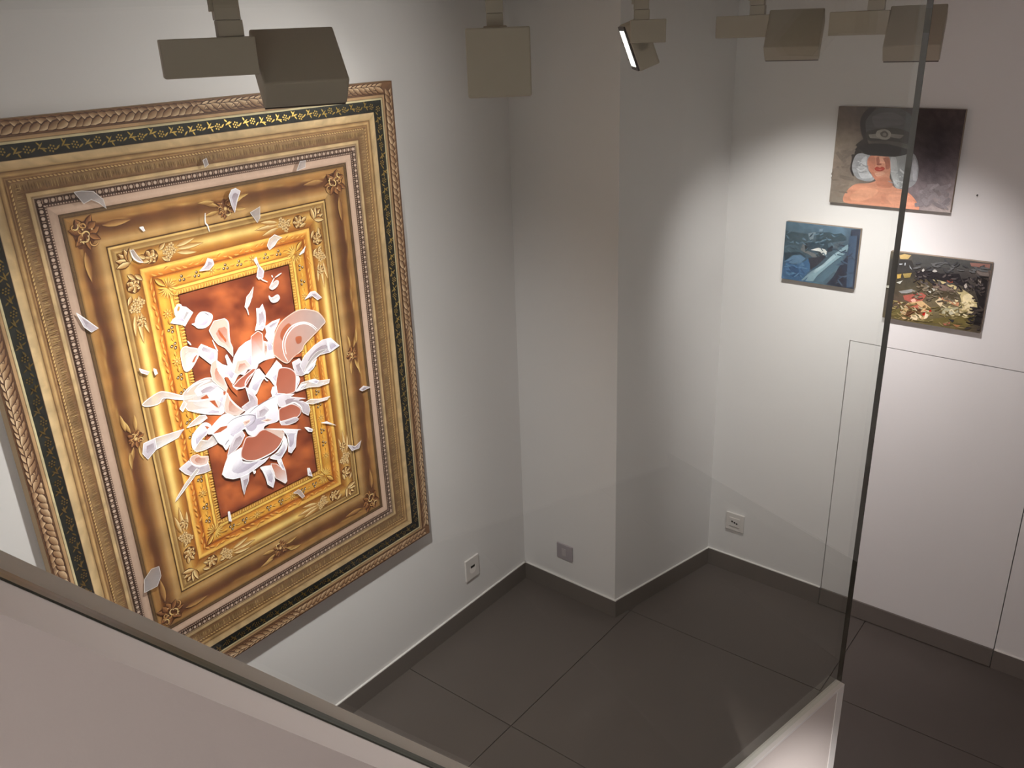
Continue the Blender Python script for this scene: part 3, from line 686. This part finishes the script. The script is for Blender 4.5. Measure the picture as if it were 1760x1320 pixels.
# 3 plain gilt mouldings, rope and ribbed cove
P = Paint()
ring(P, [(.083, (127, 96, 69)), (.085, (218, 189, 143)), (.099, (209, 176, 129)), (.103, (189, 155, 108)), (.105, (110, 78, 48)), (.107, (159, 122, 80)), (.113, (204, 167, 113)), (.1175, (136, 96, 60)), (.120, (178, 139, 92)), (.123, (132, 94, 62)), (.128, (140, 104, 71)), (.131, (159, 126, 86)), (.140, (150, 118, 80)), (.150, (134, 99, 67)), (.1545, (118, 84, 55)), (.1565, (200, 169, 123)), (.162, (209, 179, 134)), (.1655, (148, 118, 84)), (.168, (180, 155, 125)), (.170, (102, 73, 60))], Z0, step=.012, fn=jitter(.09, 60, 3))
for k in range(4):
    T = side(k); L = LN[k]; s = .13
    while s < L-.13:
        P.leaf(T, s-.004, .1235, .45, .0085, .0042, (244, 211, 145), (165, 123, 72), Z0+1e-4); s += .0088
    s = .14
    while s < L-.14:
        c = (107, 79, 46) if random.random() < .6 else (193, 162, 107)
        P.stroke([T(s, .131+random.random()*.006), T(s+.001, .150-random.random()*.006)], .0014, c, Z0+1e-4); s += .0062
P.build('painted_gilt_moulding', M_paint, pic)
# 4 egg-and-dart with pearls
P = Paint(); ring(P, [(.170, (92, 66, 50)), (.172, (66, 44, 34)), (.183, (74, 50, 40)), (.1845, (60, 40, 32)), (.191, (112, 84, 70))], Z0)
for k in range(4):
    T = side(k); L = LN[k]; s = .178
    while s < L-.174:
        P.dot(T, s, .1772, .0048, (226, 204, 184), (168, 140, 120), Z0+1e-4, 8, .0046); P.dot(T, s, .1792, .0026, (188, 160, 142), (214, 190, 170), Z0+1.5e-4, 6)
        P.stroke([T(s+.0077, .1725), T(s+.0077, .182)], .0024, (176, 148, 128), Z0+1e-4, True); s += .0154
    s = .187
    while s < L-.185: P.dot(T, s, .1877, .0020, (224, 200, 180), (176, 146, 126), Z0+1e-4, 5); s += .0062
P.build('painted_egg_and_dart', M_paint, pic)
# 5 pink slip
P = Paint(); ring(P, [(.191, (126, 98, 84)), (.1925, (208, 176, 154)), (.203, (216, 184, 162)), (.2115, (198, 164, 142))], Z0, shade=(1.0, .98, .96, .92), fn=jitter(.03, 9, 4)); P.build('painted_pink_slip', M_paint, pic)
# 6 wide scroll frame
def valley(k, s, t, c):
    L = LN[k]; e = min(s, L-s); wob = .0035*math.sin(s*23+k)+.0025*math.sin(s*61+k*2)+.003*(vn(s*30, k)-.5)
    mid = abs(s-L/2)
    d = (t-(.254+wob))/.010
    f = math.exp(-d*d)*(.55+.45*vn(s*9+k*11, 5))
    hl = math.exp(-((t-(.2415+wob*.8))/.0022)**2)*.55*vn(s*14+k*5, 6)
    c = mixc(c, (92, 54, 36), f); c = mixc(c, (236, 198, 120), hl)
    return tuple(x*(1+.07*(2*vn(s*45, 7+k)-1)) for x in c)
P = Paint(); ring(P, [(.2115, (69, 50, 34)), (.214, (94, 70, 47)), (.2175, (116, 89, 58)), (.2205, (86, 61, 38)), (.2225, (141, 105, 60)), (.227, (178, 132, 79)), (.236, (169, 120, 66)), (.246, (141, 92, 49)), (.256, (124, 80, 43)), (.266, (120, 80, 45)), (.278, (156, 112, 66)), (.290, (191, 151, 98)), (.2985, (186, 145, 89)), (.3025, (161, 120, 68)), (.3035, (67, 40, 17)), (.3055, (75, 45, 19))], Z0, step=.012, sub=2, fn=valley)
for k in range(4):
    T = side(k); L = LN[k]; s = .225
    while s < L-.225: P.dot(T, s, .2178, .0018, (141, 111, 77), (97, 72, 47), Z0+1e-4, 5); s += .0066
LT, DK = (238, 206, 140), (96, 56, 36)
def scrollwork(T, a, b, sc_, mir=1):
    """a clump of curling acanthus leaves"""
    q = lambda x, y: (a+x*sc_*mir, b+y*sc_); TQ = lambda m, n: T(*q(m, n)); rr = random.Random(int(a*1000)+int(b*1000))
    blob = smooth_closed([(r_*math.cos(t_), r_*math.sin(t_)) for t_, r_ in [(i*.5236, rr.uniform(.016, .025)) for i in range(12)]], 3)
    P.poly([TQ(*p) for p in blob], (104, 64, 40), Z0+1e-4)
    for i in range(9):
        an = i*.698+rr.uniform(-.2, .2); r0 = rr.uniform(.002, .010)
        P.leaf(TQ, r0*math.cos(an), r0*math.sin(an), an+rr.uniform(-.5, .5), rr.uniform(.014, .022), rr.uniform(.007, .011), (178, 124, 74), (104, 62, 38), Z0+1.3e-4, edge=(80, 46, 28))
    for i in range(9):
        cx, cy, r, a0 = rr.uniform(-.015, .015), rr.uniform(-.015, .015), rr.uniform(.004, .009), rr.uniform(0, 6.28); a1 = a0+rr.uniform(2.0, 3.6)
        pts_ = [TQ(cx+r*(1-.05*j)*math.cos(a0+(a1-a0)*j/9), cy+r*(1-.05*j)*math.sin(a0+(a1-a0)*j/9)) for j in range(10)]
        P.stroke(pts_, .0034*sc_, (78, 44, 26), Z0+1.5e-4); P.stroke(pts_, .0020*sc_, LT if rr.random() < .5 else (206, 158, 98), Z0+1.7e-4)
    for i in range(5): P.dot(TQ, rr.uniform(-.016, .016), rr.uniform(-.016, .016), .0016, (248, 226, 176), (170, 120, 74), Z0+2e-4, 6)
for k in range(4):
    T = side(k); scrollwork(T, .262, .262, 1.6)
    mL = LN[k]/2
    scrollwork(T, mL, .270, 1.0); P.dot(T, mL, .272, .006, (244, 214, 150), (150, 100, 56), Z0+2.2e-4, 9)
    for d in (-1, 1):
        for j, (x, y, an, ll) in enumerate(((.02, .262, -.35, .05), (.022, .276, .12, .042), (.03, .250, -.1, .046))):
            P.leaf(T, mL+d*x, y, an if d > 0 else math.pi-an, ll, .011, (226, 188, 116), (128, 84, 44), Z0+1.3e-4)
        e = .305 if d > 0 else LN[k]-.305
        P.leaf(T, e, .252, 0 if d > 0 else math.pi, .07, .016, (206, 160, 96), (112, 68, 40), Z0+1.3e-4)
P.build('painted_scroll_frame', M_paint, pic)
# 7 ridge and rose frame
def cyl(k, s, t, c):
    L = LN[k]; f = max(0, min(1, (min(s, L-s)-.50)/.06)); hl = math.exp(-((t-.343)/.009)**2)
    c = mixc(c, (255, 224, 138), hl*(.35+.65*f)*.8); return tuple(x*(1+.05*(2*vn(s*40, 9+k)-1)) for x in c)
P = Paint(); ring(P, [(.3055, (104, 72, 34)), (.3075, (220, 184, 116)), (.311, (206, 168, 104)), (.3125, (150, 112, 62)), (.318, (164, 128, 78)), (.322, (190, 156, 98)), (.3245, (132, 92, 46)), (.327, (150, 102, 50)), (.336, (188, 138, 70)), (.346, (206, 154, 78)), (.358, (182, 124, 56)), (.368, (158, 98, 42)), (.372, (140, 84, 34))], Z0, step=.012, sub=2, fn=cyl)
PL, PD, PE = (252, 228, 168), (168, 116, 60), (102, 60, 26)
def rose(T, a, b, r):
    P.dot(T, a, b, r*1.15, PE, PE, Z0+1.2e-4, 12)
    for m_, (rr, nn, ll) in enumerate(((.62, 6, .58), (.32, 5, .46))):
        for i in range(nn):
            an = 2*math.pi*i/nn+m_*.5; P.leaf(T, a+r*rr*.35*math.cos(an), b+r*rr*.35*math.sin(an), an, r*ll*1.5, r*.72, PL, PD, Z0+1.6e-4+m_*6e-5, edge=PE)
    P.dot(T, a, b, r*.24, (255, 236, 180), PD, Z0+2.9e-4, 8)
for k in range(4):
    T = side(k); L = LN[k]
    for e0, d in ((0, 1), (L, -1)):
        X = lambda x: e0+d*x
        fl2 = lambda an: an if d > 0 else math.pi-an
        for an in (.75, 1.25, .25, 1.75, -.2): P.leaf(T, X(.352), .352, fl2(an+math.pi), .036, .013, PL, PD, Z0+1.5e-4, edge=PE)
        rose(T, X(.408), .349, .017)
        for x, y in ((.378, .340), (.383, .358), (.432, .338), (.436, .356)): P.leaf(T, X(x), y, fl2(random.uniform(-.8, .8)), .024, .010, PL, PD, Z0+1.4e-4, edge=PE)
        for x, y in ((.447, .346), (.458, .338), (.459, .355), (.470, .347), (.452, .362), (.466, .333)):
            P.dot(T, X(x), y, .0078, PL, PD, Z0+1.7e-4, 7)
            for q in range(5): P.dot(T, X(x)+.0055*math.cos(q*1.257), y+.0055*math.sin(q*1.257), .0034, (255, 234, 176), PD, Z0+2.1e-4, 5)
            P.dot(T, X(x), y, .0022, PE, PE, Z0+2.5e-4, 5)
        for y, an, ll in ((.345, 0, .075), (.338, -.18, .055), (.353, .2, .055)): P.leaf(T, X(.478), y, fl2(an), ll, .011, PL, PD, Z0+1.4e-4, edge=(176, 122, 58))
        if L > 1.4: rose(T, X(.50), .350, .013)
P.build('painted_rose_frame', M_paint, pic)
# 8 orange cove and inner yellow frame
P = Paint(); ring(P, [(.372, (132, 76, 30)), (.375, (236, 180, 88)), (.380, (246, 196, 98)), (.386, (222, 152, 66)), (.393, (204, 126, 48)), (.398, (186, 106, 40)), (.401, (140, 74, 28)), (.404, (186, 108, 40)), (.408, (224, 158, 60)), (.420, (232, 172, 70)), (.432, (214, 146, 54)), (.4365, (158, 96, 34)), (.4385, (240, 194, 92)), (.443, (248, 206, 104)), (.4455, (160, 98, 36)), (.4475, (220, 164, 70)), (.455, (196, 138, 54)), (.459, (150, 90, 36)), (.4615, (120, 62, 32))], Z0, step=.012, sub=1, fn=jitter(.09, 45, 10))
for k in range(4):
    T = side(k); L = LN[k]
    s = .455
    while s < L-.452:
        P.leaf(T, s, .459, -1.57+random.uniform(-.3, .3), .012, .0062, (250, 210, 112), (160, 100, 40), Z0+1e-4); s += .0082
    s = .40
    while s < L-.40:
        P.leaf(T, s, .391+random.uniform(-.003, .003), random.uniform(-.7, .7), .016, .006, (248, 194, 100), (190, 116, 46), Z0+1e-4); s += .017
    for e0, d in ((0, 1), (L, -1)):
        for i in range(7):
            an = -1.2+i*.4+.3; a2 = an if d > 0 else math.pi-an
            P.leaf(T, e0+d*.437, .434, a2-.9*d, .028, .0056, (255, 222, 122), (150, 88, 32), Z0+1.2e-4)
        P.leaf(T, e0+d*.405, .405, .785 if d > 0 else math.pi-.785, .034, .012, (252, 216, 116), (158, 94, 34), Z0+1.2e-4, edge=(128, 70, 26))
    s = .478; i = 0
    while s < L-.47:
        if i % 3 == 2:
            for q in range(8): P.leaf(T, s, .420, q*.785, .014, .006, (252, 212, 110), (164, 102, 38), Z0+1.2e-4)
            P.dot(T, s, .420, .0044, (255, 226, 140), (150, 90, 34), Z0+1.8e-4, 8)
        else:
            for (x, y) in ((-.006, .004), (.005, .005), (0, -.005)):
                P.dot(T, s+x, .420+y, .0042, (96, 66, 44), (70, 44, 28), Z0+1.2e-4, 7); P.dot(T, s+x-.0008, .419+y, .0026, (250, 236, 206), (150, 120, 86), Z0+1.7e-4, 6)
            for d in (-1, 1): P.leaf(T, s+d*.014, .421, 0 if d > 0 else math.pi, .017, .008, (246, 196, 92), (176, 112, 42), Z0+1.1e-4)
        s += .043; i += 1
P.build('painted_yellow_frame', M_paint, pic)
# 9 rust ground
P = Paint(); nx, ny = 44, 80; x0, x1, y0, y1 = .459, PW-.459, .459, PH-.459; b0 = len(P.V)
for j in range(ny+1):
    for i in range(nx+1):
        u, v = x0+(x1-x0)*i/nx, y0+(y1-y0)*j/ny
        f = .6*vn2(u*15+1.5*vn2(v*9, u*9), v*24)+.28*vn2(u*40, v*60)+.12*vn2(u*110, v*150)
        ed = min(u-x0, x1-u, v-y0, y1-v); c = mixc((104, 44, 28), (206, 112, 60), max(0, min(1, -.25+f*1.55)))
        c = mixc((96, 42, 30), c, min(1, .45+ed/.05))
        P.V.append((u, v, Z0)); P.C.append((*lin(c), 1))
for j in range(ny):
    for i in range(nx): q = j*(nx+1)+i; P.F.append((q, q+1, q+nx+2, q+nx+1))
P.build('painted_rust_ground', M_paint, pic)
# 10 porcelain shards
STY = {  # colour a, colour b (with cover), rim colour, rim width
 'W': ((250, 249, 252, 1), (222, 216, 228, .97), (255, 255, 255, 1), .0018),
 'L': ((232, 226, 234, .88), (198, 186, 196, .80), (252, 250, 252, .95), .0018),
 'P': ((222, 182, 166, .88), (232, 206, 198, .86), (250, 242, 238, .95), .0016),
 'G': ((226, 214, 206, .55), (240, 234, 234, .72), (252, 248, 246, .95), .0022),
 'K': ((176, 166, 164, .70), (200, 194, 196, .62), (236, 230, 228, .85), .0016),
 'R': ((168, 82, 48, 1), (184, 98, 58, 1), None, 0),
 'B': ((166, 88, 66, .94), (188, 116, 96, .92), (236, 214, 212, .9), .0030),
 'N': ((190, 104, 72, .85), (246, 240, 244, .97), (250, 240, 238, .9), .0020),
 'Z': ((206, 140, 118, .86), (186, 172, 170, .86), (236, 206, 190, .9), .0030),
 'T': ((190, 98, 56, .75), (182, 92, 56, .6), None, 0),
 'M': ((226, 190, 176, .8), (236, 216, 206, .8), None, 0),
 'O': ((214, 160, 84, 1), (186, 122, 60, 1), None, 0)}
zz = .0045
for st_, pts in SHARDS:
    k = st_[0]; pts = [(a/1000, b/1000) for a, b in pts]; zz += 6e-5; P = Paint()
    if k in 'SD':
        P.stroke(smooth_open(pts, 4), .0038 if k == 'S' else .0026, (255, 253, 252, .96) if k == 'S' else (120, 112, 122, .75), zz)
    else:
        c1, c2, rc, rw = STY[k]
        if 's' in st_: pts = smooth_closed(pts, 4)
        if k in 'Z': pr = [p[0] for p in pts]
        else: pr = [p[1]+.3*p[0] for p in pts]
        lo, hi = min(pr), max(pr)
        cols = [tuple(c1[i]+(c2[i]-c1[i])*((x-lo)/(hi-lo)) for i in range(4)) for x in pr]
        P.poly(pts, cols, zz)
        ar = abs(sum(p[0]*q[1]-q[0]*p[1] for p, q in zip(pts, pts[1:]+pts[:1])))/2
        if k in 'WLPG' and ar > 2.0e-4:
            cx, cy = sum(p[0] for p in pts)/len(pts), sum(p[1] for p in pts)/len(pts)
            i1, i2 = {'W': ((214, 206, 220, .0), (190, 178, 196, .75)), 'L': ((168, 148, 156, .75), (220, 212, 220, .1)), 'P': ((196, 128, 104, .7), (222, 178, 162, .1)), 'G': ((240, 236, 236, .1), (250, 248, 248, .75))}[k]
            q_ = [(cx+(p[0]-cx)*.58+.002, cy+(p[1]-cy)*.58+.002) for p in pts]
            P.poly(q_, [tuple(i1[i]+(i2[i]-i1[i])*((x-lo)/(hi-lo)) for i in range(4)) for x in pr], zz+1.5e-5)
        if rc: P.stroke(pts+[pts[0]], rw, rc, zz+3e-5, False)
    P.build('painted_shard', M_paint, pic)

# ---------------------------------------------------------------- three small pictures
def small_picture(y, z, wd, h, shapes, grid, label, daubs=None):
    t = empty('small_painting', (wx(y-wd/2)-.020, y, z)); t.rotation_euler = (0, 0, -math.pi/2-.0107)
    obj('canvas', box(0, wd, 0, .0185, -h, 0, .0012), M_edgec, t)
    P = Paint(); ny, nx = len(grid)-1, len(grid[0])-1; K = 6
    def g(a, b):
        i, j = min(int(a), nx-1), min(int(b), ny-1); fx, fy = a-i, b-j
        return mixc(mixc(grid[j][i], grid[j][i+1], fx), mixc(grid[j+1][i], grid[j+1][i+1], fx), fy)
    for j in range(ny*K+1):
        for i in range(nx*K+1):
            c = g(i/K, j/K); f = 1+.16*(hsh(i, j, z)-.5); P.V.append((wd*i/(nx*K), h*j/(ny*K), .0004)); P.C.append((*lin([x*f for x in c]), 1))
    for j in range(ny*K):
        for i in range(nx*K): q = j*(nx*K+1)+i; P.F.append((q, q+1, q+nx*K+2, q+nx*K+1))
    bg = P.build('painted_background', M_paint2, t)
    P = Paint(); zz = .0006
    cl = lambda p: (max(.0005, min(wd-.0005, p[0])), max(.0005, min(h-.0005, p[1])))
    for c, s_, pts in shapes:
        pts = [(a/1000, b/1000) for a, b in pts]
        if s_: pts = smooth_closed(pts, 4)
        pts = [cl(p) for p in pts]; zz += 5e-5
        cols = [tuple(x*(1+.14*(hsh(p[0]*91, p[1]*77)-.5)) for x in c) for p in pts]
        P.poly(pts, cols, zz)
    if daubs:
        r = random.Random(3)
        for (cols, n, bx0, bx1, by0, by1, ll, ww) in daubs:
            zz += 5e-5
            for _ in range(n):
                a, b, an = r.uniform(bx0, bx1), r.uniform(by0, by1), r.uniform(-.9, .9); l_ = ll*r.uniform(.5, 1.4)
                P.stroke([cl((a-l_*math.cos(an)/2, b-l_*math.sin(an)/2)), cl((a, b+.001)), cl((a+l_*math.cos(an)/2, b+l_*math.sin(an)/2))], ww*r.uniform(.6, 1.5), r.choice(cols), zz+r.random()*4e-5)
    P.build('painted_figures', M_paint2, t)
    return tag(t, label, 'painting', 'small pictures on the door wall')
small_picture(-.993, 1.980, .3945, .320, PIC1, PIC1G, 'small portrait of a pale-haired figure in a dark peaked cap', [
    ([(150, 142, 144), (138, 130, 132)], 30, .30, .38, .22, .31, .03, .012), ([(138, 124, 112), (122, 110, 100)], 24, .005, .06, .12, .31, .035, .010),
    ([(210, 212, 216), (160, 162, 166)], 12, .085, .112, .175, .215, .022, .003), ([(206, 208, 212), (152, 154, 158)], 16, .20, .245, .19, .25, .022, .003)])
small_picture(-.844, 1.576, .268, .2145, PIC2, PIC2G, 'small blue-toned street picture, lowest left of the three', [
    ([(96, 122, 138), (70, 92, 106), (56, 74, 88)], 60, .005, .22, .03, .11, .016, .004), ([(78, 116, 154), (52, 82, 118), (90, 126, 156)], 30, .01, .09, .14, .20, .02, .004),
    ([(48, 58, 78), (66, 86, 108)], 24, .20, .26, .06, .2, .022, .004)])
small_picture(-1.2205, 1.513, .3145, .2370, PIC3, PIC3G, 'small crowd scene picture in ochre and grey, lowest right of the three', [
    ([(44, 40, 42), (60, 56, 58), (96, 88, 86)], 90, .09, .30, .055, .10, .012, .005), ([(120, 106, 66), (96, 86, 54), (148, 132, 88)], 80, .02, .28, .17, .23, .018, .004),
    ([(236, 222, 180), (206, 190, 140), (176, 160, 112)], 40, .19, .29, .13, .19, .014, .004), ([(110, 100, 84), (84, 76, 64), (140, 126, 106)], 60, .09, .24, .10, .15, .016, .004),
    ([(40, 36, 36), (70, 62, 58)], 40, .275, .312, .05, .23, .016, .005), ([(104, 104, 104), (74, 74, 76)], 40, .09, .30, .012, .05, .018, .005), ([(196, 182, 146), (120, 84, 58)], 26, .05, .14, .17, .22, .012, .004)])
nl = obj('wall_nail', bmesh.new(), None); bm = bmesh.new(); yn, zn = -1.455, 1.720
bmesh.ops.create_cone(bm, cap_ends=True, segments=10, radius1=.0016, radius2=.0022, depth=.010, matrix=Matrix.Translation((wx(yn)-.0045, yn, zn)) @ Matrix.Rotation(-math.pi/2, 4, 'Y'))
bm.to_mesh(nl.data); bm.free(); nl.data.materials.append(M_dark)
tag(nl, 'tiny dark nail in the white wall right of the portrait', 'nail')
